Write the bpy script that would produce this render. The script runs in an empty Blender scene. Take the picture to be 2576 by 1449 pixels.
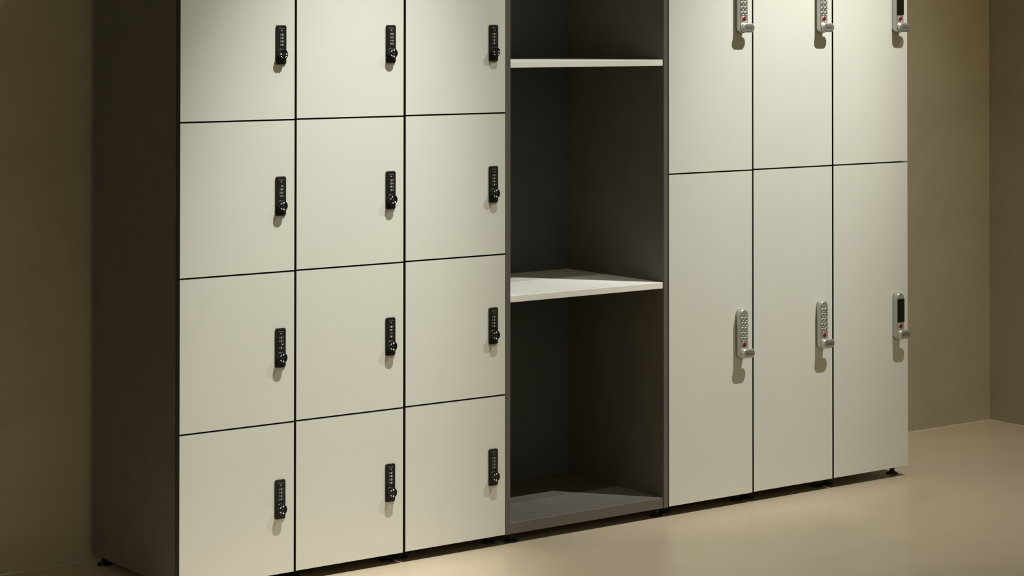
import bpy, bmesh, math
from mathutils import Vector, Matrix

C = bpy.context.scene.collection
PI = math.pi

# ------------------------------------------------------------------ materials
def new_mat(name, col, rough=.5, metal=0., spec=.5, noise=0., nscale=20., bump=0., bscale=80., coat=0.):
    m = bpy.data.materials.new(name)
    m.use_nodes = True
    nt = m.node_tree
    b = nt.nodes['Principled BSDF']
    b.inputs['Base Color'].default_value = (*col, 1)
    b.inputs['Roughness'].default_value = rough
    b.inputs['Metallic'].default_value = metal
    b.inputs['Specular IOR Level'].default_value = spec
    b.inputs['Coat Weight'].default_value = coat
    tc = nt.nodes.new('ShaderNodeTexCoord')
    if noise > 0:
        n = nt.nodes.new('ShaderNodeTexNoise')
        n.inputs['Scale'].default_value = nscale
        n.inputs['Detail'].default_value = 5
        nt.links.new(tc.outputs['Object'], n.inputs['Vector'])
        r = nt.nodes.new('ShaderNodeValToRGB')
        r.color_ramp.elements[0].position = .3
        r.color_ramp.elements[1].position = .7
        r.color_ramp.elements[0].color = (*[c * (1 - noise) for c in col], 1)
        r.color_ramp.elements[1].color = (*[min(1, c * (1 + noise)) for c in col], 1)
        nt.links.new(n.outputs['Fac'], r.inputs['Fac'])
        nt.links.new(r.outputs['Color'], b.inputs['Base Color'])
    if bump > 0:
        n2 = nt.nodes.new('ShaderNodeTexNoise')
        n2.inputs['Scale'].default_value = bscale
        n2.inputs['Detail'].default_value = 4
        nt.links.new(tc.outputs['Object'], n2.inputs['Vector'])
        bp = nt.nodes.new('ShaderNodeBump')
        bp.inputs['Strength'].default_value = bump
        bp.inputs['Distance'].default_value = .002
        nt.links.new(n2.outputs['Fac'], bp.inputs['Height'])
        nt.links.new(bp.outputs['Normal'], b.inputs['Normal'])
    return m

def plaster_mat(name, c1, c2, c3):
    """trowelled plaster: wide cloudy mottling plus finer streaks"""
    m = bpy.data.materials.new(name)
    m.use_nodes = True
    nt = m.node_tree
    b = nt.nodes['Principled BSDF']
    b.inputs['Roughness'].default_value = .75
    b.inputs['Specular IOR Level'].default_value = .25
    tc = nt.nodes.new('ShaderNodeTexCoord')
    a = nt.nodes.new('ShaderNodeTexNoise')
    a.inputs['Scale'].default_value = 2.2
    a.inputs['Detail'].default_value = 8
    a.inputs['Roughness'].default_value = .62
    a.inputs['Distortion'].default_value = .8
    nt.links.new(tc.outputs['Object'], a.inputs['Vector'])
    r = nt.nodes.new('ShaderNodeValToRGB')
    r.color_ramp.elements[0].position = .32
    r.color_ramp.elements[0].color = (*c1, 1)
    r.color_ramp.elements[1].position = .70
    r.color_ramp.elements[1].color = (*c3, 1)
    e = r.color_ramp.elements.new(.5)
    e.color = (*c2, 1)
    nt.links.new(a.outputs['Fac'], r.inputs['Fac'])
    nt.links.new(r.outputs['Color'], b.inputs['Base Color'])
    f = nt.nodes.new('ShaderNodeTexNoise')
    f.inputs['Scale'].default_value = 28
    f.inputs['Detail'].default_value = 6
    nt.links.new(tc.outputs['Object'], f.inputs['Vector'])
    bp = nt.nodes.new('ShaderNodeBump')
    bp.inputs['Strength'].default_value = .12
    bp.inputs['Distance'].default_value = .004
    nt.links.new(f.outputs['Fac'], bp.inputs['Height'])
    nt.links.new(bp.outputs['Normal'], b.inputs['Normal'])
    return m

M_CREAM = new_mat('cream_laminate', (.70, .690, .615), .42, spec=.35, noise=.012, nscale=6)
M_DARK = new_mat('charcoal_laminate', (.130, .115, .098), .45, spec=.4, noise=.06, nscale=14)
M_NICHE = new_mat('graphite_laminate', (.085, .092, .090), .38, spec=.45, noise=.05, nscale=10)
M_EDGE = new_mat('dark_door_edge', (.055, .052, .040), .5, spec=.3, noise=.05)
M_SHELF = new_mat('pale_shelf_laminate', (.90, .875, .795), .4, spec=.4, noise=.01, nscale=8)
M_BLACK = new_mat('black_lock_casing', (.010, .010, .009), .42, spec=.45, noise=.1, nscale=200)
M_GLOSS = new_mat('gloss_black_knob', (.006, .006, .006), .16, spec=.5, noise=.1, nscale=200)
M_DRUM = new_mat('number_drum', (.014, .014, .012), .5, noise=.1, nscale=300)
M_WHITE = new_mat('white_print', (.92, .91, .86), .5, noise=.01)
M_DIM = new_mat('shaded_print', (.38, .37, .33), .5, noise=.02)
M_GREY = new_mat('grey_print', (.20, .20, .18), .5, noise=.02)
M_GREEN = new_mat('green_marker', (.03, .16, .03), .5, noise=.05, nscale=200)
M_SILVER = new_mat('satin_silver', (.52, .53, .49), .38, metal=.75, noise=.03, nscale=60)
M_SILVER2 = new_mat('bright_satin_silver', (.70, .70, .66), .30, metal=.8, noise=.03, nscale=60)
M_PLATE = new_mat('silver_keypad_plate', (.50, .48, .43), .42, metal=.6, noise=.03, nscale=60)
M_RED = new_mat('red_button_lens', (.23, .018, .005), .25, spec=.6, noise=.15, nscale=300)
M_REDC = new_mat('dark_red_centre', (.10, .006, .003), .3, noise=.1, nscale=300)
M_LED = new_mat('indicator_lens', (.36, .31, .26), .15, spec=.7, noise=.05, nscale=300)
M_READER = new_mat('black_reader_window', (.010, .011, .007), .22, spec=.4, noise=.1, nscale=100)
M_INK = new_mat('dark_ink', (.03, .028, .02), .6, noise=.1, nscale=200)
M_RUBBER = new_mat('black_rubber', (.006, .006, .006), .5, noise=.1, nscale=100)
M_STEEL = new_mat('blackened_steel', (.03, .03, .028), .4, metal=.6, noise=.1, nscale=100)
M_WALL = plaster_mat('brown_plaster', (.335, .297, .203), (.372, .332, .228), (.40, .36, .25))
M_FLOOR = plaster_mat('smooth_tan_floor', (.47, .385, .27), (.505, .415, .293), (.53, .44, .315))
M_FLOOR.node_tree.nodes['Principled BSDF'].inputs['Roughness'].default_value = .33
M_FLOOR.node_tree.nodes['Principled BSDF'].inputs['Specular IOR Level'].default_value = .45
M_SEAL = new_mat('pale_sealant', (.46, .40, .30), .6, noise=.25, nscale=30)

# ------------------------------------------------------------------ mesh kit
class MB:
    """collects boxes, prisms, lathes and lettering into one mesh with several materials"""
    def __init__(s):
        s.bm = bmesh.new()
        s.mats = []
    def mi(s, m):
        if m not in s.mats:
            s.mats.append(m)
        return s.mats.index(m)
    def box(s, x0, x1, y0, y1, z0, z1, m, bevel=0., seg=2):
        b = bmesh.new()
        bmesh.ops.create_cube(b, size=1)
        for v in b.verts:
            v.co = Vector(((x0 + x1) / 2 + v.co.x * (x1 - x0), (y0 + y1) / 2 + v.co.y * (y1 - y0), (z0 + z1) / 2 + v.co.z * (z1 - z0)))
        if bevel:
            bmesh.ops.bevel(b, geom=b.edges[:], offset=bevel, segments=seg, profile=.5, affect='EDGES')
        s.merge(b, m)
        return s
    def merge(s, b, m, front=None):
        """front: material for faces that look towards -y"""
        i = s.mi(m)
        j = s.mi(front) if front else i
        b.normal_update()
        mp = {}
        for v in b.verts:
            mp[v] = s.bm.verts.new(v.co)
        for f in b.faces:
            try:
                g = s.bm.faces.new([mp[v] for v in f.verts])
            except ValueError:
                continue
            g.material_index = j if f.normal.y < -.9 else i
            g.smooth = f.smooth
        b.free()
    def prism(s, loops, m, front=None, smooth=False):
        """loops: list of closed rings of (x, y, z), back to front; skin between, cap both ends"""
        b = bmesh.new()
        rings = [[b.verts.new(p) for p in lp] for lp in loops]
        n = len(rings[0])
        for a, c in zip(rings, rings[1:]):
            for k in range(n):
                f = b.faces.new((a[k], a[(k + 1) % n], c[(k + 1) % n], c[k]))
                f.smooth = smooth
        b.faces.new(list(reversed(rings[0])))
        b.faces.new(rings[-1])
        bmesh.ops.recalc_face_normals(b, faces=b.faces[:])
        s.merge(b, m, front)
        return s
    def text(s, body, size, cx, y, cz, m, depth=.0002, sx=1., bold=0.):
        cu = bpy.data.curves.new('t', 'FONT')
        cu.body = body
        cu.size = size
        cu.align_x = 'CENTER'
        cu.align_y = 'CENTER'
        cu.extrude = depth / 2
        cu.offset = bold
        cu.resolution_u = 2
        o = bpy.data.objects.new('t', cu)
        C.objects.link(o)
        bpy.context.view_layer.update()
        me = bpy.data.meshes.new_from_object(o.evaluated_get(bpy.context.evaluated_depsgraph_get()))
        bpy.data.objects.remove(o)
        bpy.data.curves.remove(cu)
        b = bmesh.new()
        b.from_mesh(me)
        bpy.data.meshes.remove(me)
        for v in b.verts:
            p = v.co.copy()
            v.co = Vector((cx + p.x * sx, y - p.z, cz + p.y))
        s.merge(b, m)
        return s
    def build(s, name, parent=None, loc=(0, 0, 0), rot=None):
        me = bpy.data.meshes.new(name)
        s.bm.to_mesh(me)
        s.bm.free()
        for m in s.mats:
            me.materials.append(m)
        o = bpy.data.objects.new(name, me)
        C.objects.link(o)
        o.location = loc
        if rot:
            o.rotation_euler = rot
        if parent:
            o.parent = parent
        return o

def rrect(cx, cz, w, h, r, y, n=6):
    """rounded rectangle ring in the x-z plane"""
    out = []
    for qx, qz, a0 in ((1, 1, 0), (-1, 1, 90), (-1, -1, 180), (1, -1, 270)):
        for k in range(n + 1):
            a = math.radians(a0 + 90 * k / n)
            out.append((cx + qx * (w / 2 - r) + r * math.cos(a), y, cz + qz * (h / 2 - r) + r * math.sin(a)))
    return out

def ring(cx, cz, r, y, n=40):
    return [(cx + r * math.cos(2 * PI * k / n), y, cz + r * math.sin(2 * PI * k / n)) for k in range(n)]

def tag(o, label=None, cat=None, group=None, kind=None):
    if label: o['label'] = label
    if cat: o['category'] = cat
    if group: o['group'] = group
    if kind: o['kind'] = kind
    return o

def thing(name, label, cat, loc, group=None):
    o = bpy.data.objects.new(name, None)
    C.objects.link(o)
    o.empty_display_size = .1
    o.location = loc
    return tag(o, label, cat, group)

def kids(o):
    return [c for c in C.objects if c.parent == o]

def copy_part(o, parent, dloc=(0, 0, 0)):
    c = o.copy()
    C.objects.link(c)
    c.parent = parent
    c.location = Vector(o.location) + Vector(dloc)
    for ch in kids(o):
        d = ch.copy()
        C.objects.link(d)
        d.parent = c
    return c

# ------------------------------------------------------------------ measured layout (metres)
DEPTH = .4538
WALL_Y = .4772
RIGHT_X = 3.3220
TOP = 1.8285
Z_ROW = [.0257, .3837, .7438, 1.1059, 1.4660, TOP]          # five-tier door lines
Z_TIER = [.0281, .9285, TOP]                                  # two-tier door lines
U5 = [(0, .3075, -.0008), (.3127, .6210, 0.), (.6271, .9349, .0010)]
U2 = [(1.4858, 1.7929, -.0009), (1.7973, 2.1046, .0002), (2.1099, 2.4172, .0006)]
SH = (.9366, 1.4838)
GAP = .0030                                                   # between doors of one column
DT = .0165                                                    # door thickness

# ------------------------------------------------------------------ parts
def carcass(w, name_parent, lines, z0):
    """hollow locker body from boards: sides, back, top, bottom, a divider at every door line"""
    b = MB()
    y0 = DT + .0045
    t = .016
    top = lines[-1]
    b.box(0, t, y0, DEPTH, z0, top, M_DARK)
    b.box(w - t, w, y0, DEPTH, z0, top, M_DARK)
    b.box(t, w - t, DEPTH - .010, DEPTH, z0, top, M_DARK)
    b.box(t, w - t, y0, DEPTH - .010, z0, z0 + t, M_DARK)
    b.box(t, w - t, y0, DEPTH - .010, top - t, top, M_DARK)
    for z in lines[1:-1]:
        b.box(t, w - t, y0 + .001, DEPTH - .010, z - t / 2, z + t / 2, M_DARK)
    return b.build('carcass', name_parent)

def door(w, h, parent, x, z):
    b = MB()
    b.mi(M_EDGE)
    c = bmesh.new()
    bmesh.ops.create_cube(c, size=1)
    for v in c.verts:
        v.co = Vector((w / 2 + v.co.x * w, DT / 2 + v.co.y * DT, h / 2 + v.co.z * h))
    bmesh.ops.bevel(c, geom=c.edges[:], offset=.0006, segments=1, affect='EDGES')
    b.merge(c, M_EDGE, M_CREAM)
    return b.build('door', parent, (x, 0, z))

def foot(parent, x, y, z0, dz=0.):
    """levelling foot: threaded stem with a hex nut on a round tapered pad"""
    b = MB()
    def hr(r, z, n=28): return [(r * math.cos(2 * PI * k / n), r * math.sin(2 * PI * k / n), z) for k in range(n)]
    b.prism([hr(.0168, 0), hr(.0176, .0012), hr(.0172, .0034), hr(.0095, .0065), hr(.0070, .0105)], M_RUBBER)
    b.prism([hr(.0042, .0105, 12), hr(.0042, z0 + .001, 12)], M_STEEL)
    b.prism([hr(.0080, .0125, 6), hr(.0080, .0185, 6)], M_STEEL)
    return b.build('levelling_foot', parent, (x, y, dz))

def knob_black(parent, axis, xo, zo):
    """glossy turn knob with a notch at `axis`, printed dots and dashes, and a key slot"""
    b = MB()
    R0 = .0124
    n = 72
    yb, yf = -.0028, -.0146
    a0 = math.radians(axis)
    def rad(a, r):
        d = abs((a - a0 + PI) % (2 * PI) - PI)
        return r - (.0022 if d < .20 else 0)
    def lp(r, y): return [(rad(2 * PI * k / n, r) * math.cos(2 * PI * k / n), y, rad(2 * PI * k / n, r) * math.sin(2 * PI * k / n)) for k in range(n)]
    b.prism([ring(0, 0, .0133, yb, n), ring(0, 0, .0133, yb - .0022, n), ring(0, 0, .0126, yb - .0030, n)], M_BLACK)
    b.prism([lp(R0 - .0012, yb - .0028), lp(R0 - .0010, yb - .0060), lp(R0, yb - .0075), lp(R0, yf + .0010), lp(R0 - .0004, yf + .0004), lp(R0 - .0012, yf)], M_GLOSS)
    # raised inner ring, key slot
    b.prism([ring(0, 0, .0052, yf - .0000, 32), ring(0, 0, .0050, yf - .0004, 32)], M_BLACK)
    ca, sa = math.cos(a0 + PI / 2), math.sin(a0 + PI / 2)
    def loc(u, v): return (u * ca - v * sa, u * sa + v * ca)
    def bar(u0, v0, ang, l, w, y, m, d=.0003):
        c, s_ = math.cos(ang), math.sin(ang)
        pts = [(-l / 2, -w / 2), (l / 2, -w / 2), (l / 2, w / 2), (-l / 2, w / 2)]
        P = []
        for px, pz in pts:
            P.append((u0 + px * c - pz * s_, v0 + px * s_ + pz * c))
        b.prism([[(p[0], y, p[1]) for p in P], [(p[0], y - d, p[1]) for p in P]], m)
    bar(0, 0, a0 + PI / 2, .0082, .0016, yf - .0003, M_INK, .0002)
    for da in (-97, 97):
        a = a0 + math.radians(da)
        cx, cz = .0079 * math.cos(a), .0079 * math.sin(a)
        b.prism([ring(cx, cz, .00185, yf, 20), ring(cx, cz, .00185, yf - .0003, 20)], M_WHITE)
    for da in (-45, 45):
        a = a0 + math.radians(da)
        bar(.0082 * math.cos(a), .0082 * math.sin(a), a + PI / 2, .0052, .0015, yf, M_WHITE)
    # green marker on the notch floor
    a = a0
    r = R0 - .0021
    P = [((r + dr) * math.cos(a + da), (r + dr) * math.sin(a + da)) for dr, da in ((0, -.15), (.0004, -.15), (.0004, .15), (0, .15))]
    b.prism([[(p[0], yb - .0032, p[1]) for p in P], [(p[0], yf + .0030, p[1]) for p in P]], M_GREEN)
    return b.build('turn_knob', parent, (xo, 0, zo))

def dial(parent, digits, zo, xo=.0020):
    """number wheel peeping through its slot: middle digit lit, neighbours curving away"""
    b = MB()
    prof = []
    for k in range(9):
        a = math.radians(-60 + 120 * k / 8)
        prof.append((.0075 * math.sin(a), -.0018 - .0022 * math.cos(a) + .0011))
    c = bmesh.new()
    hi = [c.verts.new((x, y, .0026)) for x, y in prof]
    lo = [c.verts.new((x, y, -.0026)) for x, y in prof]
    for k in range(8):
        f = c.faces.new((lo[k], lo[k + 1], hi[k + 1], hi[k]))
        f.smooth = True
    c.faces.new(hi)
    c.faces.new(list(reversed(lo)))
    c.faces.new((lo[0], hi[0], hi[-1], lo[-1]))
    bmesh.ops.recalc_face_normals(c, faces=c.faces[:])
    b.merge(c, M_DRUM)
    shift = 0
    ds = digits
    if digits[0] == '<':                                      # wheel stopped half way
        shift = .0014
        ds = digits[1:]
    for k, d in enumerate(ds):
        if d == ' ':
            continue
        x = (-.0047, 0, .0043)[k] + shift
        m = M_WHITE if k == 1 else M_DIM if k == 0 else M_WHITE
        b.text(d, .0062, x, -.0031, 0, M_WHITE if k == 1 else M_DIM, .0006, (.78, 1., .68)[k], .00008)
    return b.build('number_dial', parent, (xo, 0, zo))

def lock_black(parent, x, z, rows, axis, leds):
    W, H = .0290, .0940
    b = MB()
    b.prism([rrect(0, 0, W, H, .0052, 0), rrect(0, 0, W, H, .0052, -.0016), rrect(0, 0, W - .0008, H - .0008, .0048, -.0026), rrect(0, 0, W - .0024, H - .0024, .0040, -.0030)], M_BLACK)
    t = H / 2
    b.text('KitLock', .0042, .0012, -.0029, t - .0083, M_GREY, .0004, 1.02, .00005)
    if not leds:
        b.box(-.0008, .0028, -.0032, -.0028, t - .0139, t - .0127, M_WHITE)
    # thin moulded groove line below the top edge
    b.box(-.0085, .0105, -.0032, -.0029, t - .0042, t - .0036, M_DRUM)
    o = b.build('combination_lock', parent, (x, 0, z))
    o['label'] = 'black combination lock with four number dials and round turn knob'
    z0, dz = (.0240, .0080) if leds else (.0232, .0080)
    for k, d in enumerate(rows):
        dial(o, d, t - z0 - dz * k)
    if leds:
        for xx, hh in ((-.0006, .0016), (.0044, .0014)):
            s = MB()
            s.prism([ring(xx, t - .0150, hh * .75, -.0028, 16), ring(xx, t - .0150, hh * .75, -.0032, 16), ring(xx, t - .0150, hh * .45, -.0035, 16)], M_GREY if xx < 0 else M_DIM)
            s.build('indicator_light', o)
    kn = knob_black(o, axis, .0, t - .0699)
    return o

def lock_silver(parent, x, z, reader):
    """tall round-ended body; z is the middle of its height"""
    W, H, T = .0296, .1375, .0192
    b = MB()
    t = H / 2
    def cap(w, h, y, r=None): return rrect(0, 0, w, h, r or w / 2 - .0002, y, 12)
    def face(w, h, y): return [(px, y, pz) for px, y_, pz in rrect(0, 0, w, h, w / 2 - .0002, y, 12)]
    b.prism([cap(W + .0010, H + .0008, 0), cap(W + .0008, H + .0006, -.0080), cap(W, H, -.0150), cap(W - .0006, H - .0010, -.0176), cap(W - .0016, H - .0024, -.0188), cap(W - .0028, H - .0036, -T)], M_SILVER, smooth=True)
    b.prism([cap(W - .0034, H - .0044, -T + .0005), cap(W - .0036, H - .0046, -T - .0004)], M_PLATE)
    yf = -T - .0004
    o = b.build('card_lock' if reader else 'keypad_lock', parent, (x, 0, z))
    o['label'] = 'silver lock with black reader window, red button and oval knob' if reader else 'silver lock with ten round number buttons, red button and oval knob'
    top = t - .0025
    # two small round indicators
    for sx in (-1, 1):
        s = MB()
        zz = top - (.0098 if reader else .0118)
        s.prism([ring(sx * .0056, zz, .0025, yf, 20), ring(sx * .0056, zz, .0021, yf - .0006, 20), ring(sx * .0056, zz, .0010, yf - .0010, 20)], M_LED)
        s.build('indicator_light', o)
    if reader:
        s = MB()
        s.prism([rrect(0, top - .0485, .0284, .0670, .0016, yf + .0002), rrect(0, top - .0485, .0284, .0670, .0016, yf - .0012), rrect(0, top - .0485, .0272, .0658, .0012, yf - .0015)], M_READER)
        p = s.build('reader_window', o)
        p['label'] = 'black reader window'
    else:
        names = '1234567890'
        for k in range(10):
            s = MB()
            cx = (-.0064, .0064)[k % 2]
            zz = top - .0238 - .01385 * (k // 2)
            # raised bright rim round a dished cap
            s.prism([ring(cx, zz, .0058, yf + .0002, 28), ring(cx, zz, .0058, yf - .0008, 28), ring(cx, zz, .0051, yf - .0014, 28),
                     ring(cx, zz, .0045, yf - .0012, 28), ring(cx, zz, .0041, yf - .0004, 28), ring(cx, zz, .0030, yf - .0007, 28)], M_SILVER2, smooth=False)
            s.text(names[k], .0062, cx, yf - .0008, zz, M_INK, .0006, .95, .00012)
            s.build('number_button', o)
    s = MB()
    zz = top - .0952
    s.prism([ring(0, zz, .0083, yf + .0002, 32), ring(0, zz, .0083, yf - .0006, 32), ring(0, zz, .0076, yf - .0010, 32), ring(0, zz, .0069, yf - .0005, 32)], M_SILVER2)
    s.prism([ring(0, zz, .0067, yf - .0003, 32), ring(0, zz, .0065, yf - .0009, 32), ring(0, zz, .0052, yf - .0013, 32)], M_RED)
    s.prism([ring(0, zz, .0026, yf - .0012, 20), ring(0, zz, .0022, yf - .0015, 20)], M_REDC)
    p = s.build('red_button', o)
    p['label'] = 'round red button in a silver rim'
    # oval knob on a round collar
    s = MB()
    kz = -t + .0158
    s.prism([ring(0, kz, .0144, yf + .0004, 40), ring(0, kz, .0146, yf - .0008, 40), ring(0, kz, .0138, yf - .0014, 40)], M_SILVER)
    s.prism([ring(0, kz, .0112, yf - .0012, 40), ring(0, kz, .0112, yf - .0026, 40)], M_INK)
    kx = .0092
    KW, KH, y1 = .0478, .0272, yf - .0022
    def kr(d, y): return rrect(kx, kz, KW - d, KH - d, (KH - d) / 2 - .0002, y, 12)
    s.prism([kr(.0040, y1), kr(.0012, y1 - .0010), kr(0, y1 - .0028), kr(.0006, y1 - .0046), kr(.0030, y1 - .0064), kr(.0068, y1 - .0075), kr(.0110, y1 - .0079)], M_SILVER2, smooth=True)
    yk = y1 - .0079
    pw, ph = .0300, .0108
    px = kx + .0030
    s.prism([rrect(px, kz, pw, ph, ph / 2 - .0002, yk + .0004, 10), rrect(px, kz, pw, ph, ph / 2 - .0002, yk - .00005, 10)], M_INK)
    s.prism([rrect(px, kz - .0004, pw - .0014, ph - .0016, ph / 2 - .0012, yk, 10), rrect(px, kz - .0004, pw - .0014, ph - .0016, ph / 2 - .0012, yk - .0002, 10)], M_SILVER2)
    s.text('KITLOCK', .0066, px - .0024, yk - .0002, kz - .0004, M_INK, .0006, .80, .00016)
    # slanted tail stroke at the end of the word
    q = [(px + .0086, kz + .0026), (px + .0095, kz + .0028), (px + .0128, kz - .0036), (px + .0118, kz - .0036)]
    s.prism([[(a, yk - .0001, c) for a, c in q], [(a, yk - .0005, c) for a, c in q]], M_INK)
    p = s.build('oval_knob', o)
    return o

# ------------------------------------------------------------------ lockers
ROWS = [  # column by column, bottom door first
    [(['567', '567', '567', '567'], 180), (['456', '456', '< 34', '567'], 180), ([' 45', '789', '567', '234'], 180), (['123', '123', '345', '345'], 270), (['345', '123', '678', '901'], 180)],
    [(['567', '789', '456', '567'], 180), (['789', '011', '<01 ', '901'], 180), (['234', '678', '456', '123'], 212), (['890', '567', '345', '890'], 180), (['456', '123', '789', '234'], 180)],
    [(['234'] * 4, 180), (['234'] * 4, 180), (['234'] * 4, 180), (['789', '890', '789', '901'], 270), (['234'] * 4, 180)],
]
L5 = ['leftmost locker column, five small cream doors, dark side panel showing',
      'middle of the three locker columns with black dial locks',
      'locker column with black dial locks standing right against the open shelf unit']
for i, (x0, x1, dz) in enumerate(U5):
    w = x1 - x0
    t = thing('five_door_locker', L5[i], 'locker', (x0, 0, dz), 'cream lockers with black combination locks')
    carcass(w, t, Z_ROW, Z_ROW[0])
    for k in range(5):
        za = Z_ROW[k] + (GAP / 2 if k else 0)
        zb = Z_ROW[k + 1] - GAP / 2
        door(w, zb - za, t, 0, za)
        rows, axis = ROWS[i][k]
        lock_black(t, w - .0391, (za + zb) / 2 - (.0004 if k else .0006), rows, axis, i == 2)
    for fx in (.019, w - .018):
        for fy in (.048, DEPTH - .030):
            foot(t, fx, fy, Z_ROW[0], -dz)

L2 = ['tall two-door cream locker with keypad locks, right against the open shelf unit',
      'middle of the three tall two-door lockers with silver locks',
      'rightmost tall locker, black reader windows on its silver locks']
for i, (x0, x1, dz) in enumerate(U2):
    w = x1 - x0
    t = thing('two_door_locker', L2[i], 'locker', (x0, 0, dz), 'tall cream lockers with silver locks')
    carcass(w, t, Z_TIER, Z_TIER[0])
    for k in range(2):
        za = Z_TIER[k] + (GAP / 2 if k else 0)
        zb = Z_TIER[k + 1] - GAP / 2
        door(w, zb - za, t, 0, za)
        lock_silver(t, w - (.0478, .0498, .0500)[i], (.4752, 1.3795)[k], i == 2)
    for fx in (.019, w - .018):
        for fy in (.048, DEPTH - .030):
            foot(t, fx, fy, Z_TIER[0], -dz)

# open shelf unit
x0, x1 = SH
w = x1 - x0
t = thing('open_shelf_unit', 'open dark grey shelf unit with pale shelves between the lockers', 'shelf unit', (x0, 0, 0))
PT = .0152
zb0 = .0256
for px in (0, w - PT):
    b = MB()
    b.box(px, px + PT, .0005, DEPTH, zb0, TOP, M_DARK, .0005, 1)
    b.build('side_panel', t)
b = MB(); b.box(PT, w - PT, .4216, .4316, zb0, TOP, M_NICHE); b.build('back_panel', t)
b = MB(); b.box(PT + .0002, w - PT - .0024, .0015, .4216, zb0, .0542, M_DARK, .0007, 1); b.build('bottom_board', t)
b = MB(); b.box(PT, w - PT, .0015, .4216, TOP - .022, TOP, M_DARK, .0007, 1); b.build('top_board', t)
for zt in (.6358, 1.2391):
    b = MB()
    b.box(PT + .0004, w - PT - .0012, .0030, .4206, zt - .0168, zt, M_SHELF, .0006, 1)
    s = b.build('shelf', t)
    s['label'] = 'pale cream shelf board'
for fx in (.036, w - .021):
    for fy in (.026, DEPTH - .040):
        foot(t, fx, fy, zb0)

# ------------------------------------------------------------------ setting
def structure(name, b):
    return tag(b.build(name), kind='structure')

b = MB(); b.box(-6.0, RIGHT_X + .15, -7.0, WALL_Y + .15, -.10, 0, M_FLOOR); structure('floor', b)
b = MB(); b.box(-6.0, RIGHT_X + .15, WALL_Y, WALL_Y + .15, 0, 3.6, M_WALL); structure('wall_back', b)
b = MB(); b.box(RIGHT_X, RIGHT_X + .15, -7.0, WALL_Y, 0, 3.6, M_WALL); structure('wall_right', b)

# thin uneven line of pale sealant where wall and floor meet
def seal(name, p, q, nrm):
    b = bmesh.new()
    n = 420
    prev = None
    import random
    rd = random.Random(7)
    for k in range(n + 1):
        f = k / n
        base = Vector(p).lerp(Vector(q), f)
        wv = .0022 + .0008 * rd.random()
        a = b.verts.new(base + Vector((0, 0, wv)))
        c = b.verts.new(base + Vector(nrm) * wv)
        d = b.verts.new(base)
        if prev:
            for i in range(3):
                j = (i + 1) % 3
                b.faces.new((prev[i], prev[j], (a, c, d)[j], (a, c, d)[i]))
        prev = (a, c, d)
    bmesh.ops.recalc_face_normals(b, faces=b.faces[:])
    m = MB(); m.merge(b, M_SEAL)
    structure(name, m)
seal('trim_1', (-1.6, WALL_Y, 0), (RIGHT_X, WALL_Y, 0), (0, -1, 0))
seal('trim_2', (RIGHT_X, WALL_Y, 0), (RIGHT_X, -1.2, 0), (-1, 0, 0))

# ------------------------------------------------------------------ lights
def spot(name, loc, target, power, size, blend, col, radius=.022):
    l = bpy.data.lights.new(name, 'SPOT')
    l.energy = power
    l.spot_size = math.radians(size)
    l.spot_blend = blend
    l.color = col
    l.shadow_soft_size = radius
    o = bpy.data.objects.new(name, l)
    C.objects.link(o)
    o.location = loc
    d = Vector(target) - Vector(loc)
    o.rotation_euler = d.to_track_quat('-Z', 'Y').to_euler()
    return o

WARM = (.98, 1., .955)
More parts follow.
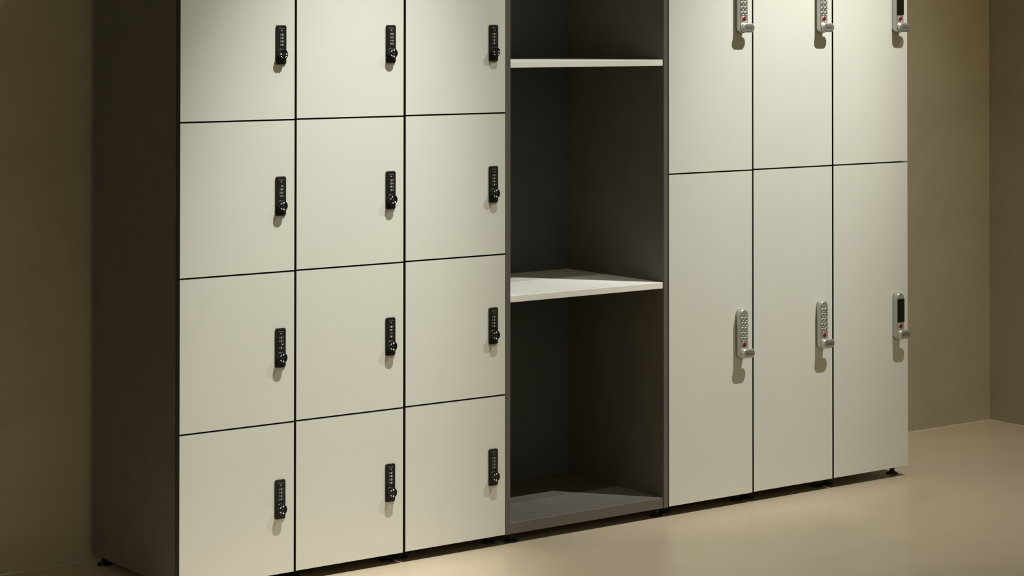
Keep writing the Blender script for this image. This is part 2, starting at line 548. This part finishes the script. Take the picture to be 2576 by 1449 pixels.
# two ceiling spots, each a tight core inside a wider spill from the same lamp
LA, LB = (.84, -.930, 3.44), (2.34, -1.13, 3.24)
spot('ceiling_or_fill_spot', LA, (.40, -.157, .9), 470, 26.0, 1., WARM)
spot('ceiling_spot_spill', LA, (.40, -.157, .9), 130, 50, 1., WARM)
spot('ceiling_or_fill_spot', LB, (1.882, .02, .9), 214, 27.0, 1., WARM)
spot('ceiling_spot_spill', LB, (1.882, .02, .9), 232, 70, 1., WARM)
spot('ceiling_or_fill_spot', (3.0, -1.3, 3.3), (2.98, .477, .95), 54, 44, 1., (1., .74, .40))  # added warm fill that lifts the right wall, not a known fixture
world = bpy.data.worlds.new('dim_room')
bpy.context.scene.world = world
world.use_nodes = True
bg = world.node_tree.nodes['Background']
bg.inputs['Color'].default_value = (1., .94, .68, 1)
bg.inputs['Strength'].default_value = .40

# the room beyond: a soft glow from the lit space in front, dim overhead
wn = world.node_tree
tc = wn.nodes.new('ShaderNodeTexCoord')
sx = wn.nodes.new('ShaderNodeSeparateXYZ')
rp = wn.nodes.new('ShaderNodeValToRGB')
rp.color_ramp.interpolation = 'EASE'
tint = (1.04, .94, .65)
stops = [(0., .05), (.10, .95), (.42, 1.), (.80, .22), (1., .12)]
rp.color_ramp.elements[0].position, rp.color_ramp.elements[1].position = 0., 1.
for p_, v_ in stops[1:-1]:
    rp.color_ramp.elements.new(p_)
for e_, (p_, v_) in zip(rp.color_ramp.elements, stops):
    e_.color = (tint[0] * v_, tint[1] * v_, tint[2] * v_, 1)
wn.links.new(tc.outputs['Generated'], sx.inputs[0])
wn.links.new(sx.outputs['Z'], rp.inputs['Fac'])
wn.links.new(rp.outputs['Color'], bg.inputs['Color'])

# ------------------------------------------------------------------ camera
cam = bpy.data.cameras.new('camera')
co = bpy.data.objects.new('camera', cam)
C.objects.link(co)
YAW, PITCH, ROLL, F, SY = .6375, .0141, .0006, 5523.04, -734.09
r = Vector((math.cos(YAW), -math.sin(YAW), 0)); f = Vector((math.sin(YAW), math.cos(YAW), 0)); u = Vector((0, 0, 1))
f2 = f * math.cos(PITCH) + u * math.sin(PITCH); u2 = u * math.cos(PITCH) - f * math.sin(PITCH)
r3 = r * math.cos(ROLL) + u2 * math.sin(ROLL); u3 = u2 * math.cos(ROLL) - r * math.sin(ROLL)
co.matrix_world = Matrix(((r3.x, u3.x, -f2.x, -2.4099), (r3.y, u3.y, -f2.y, -4.5440), (r3.z, u3.z, -f2.z, 1.3271), (0, 0, 0, 1)))
cam.sensor_fit = 'HORIZONTAL'
cam.sensor_width = 36
cam.lens = F / 2576 * 36
cam.shift_y = SY / 2576
cam.clip_start = .05
bpy.context.scene.camera = co

sc = bpy.context.scene
sc.view_settings.view_transform = 'Standard'
sc.view_settings.look = 'None'
sc.view_settings.exposure = 0
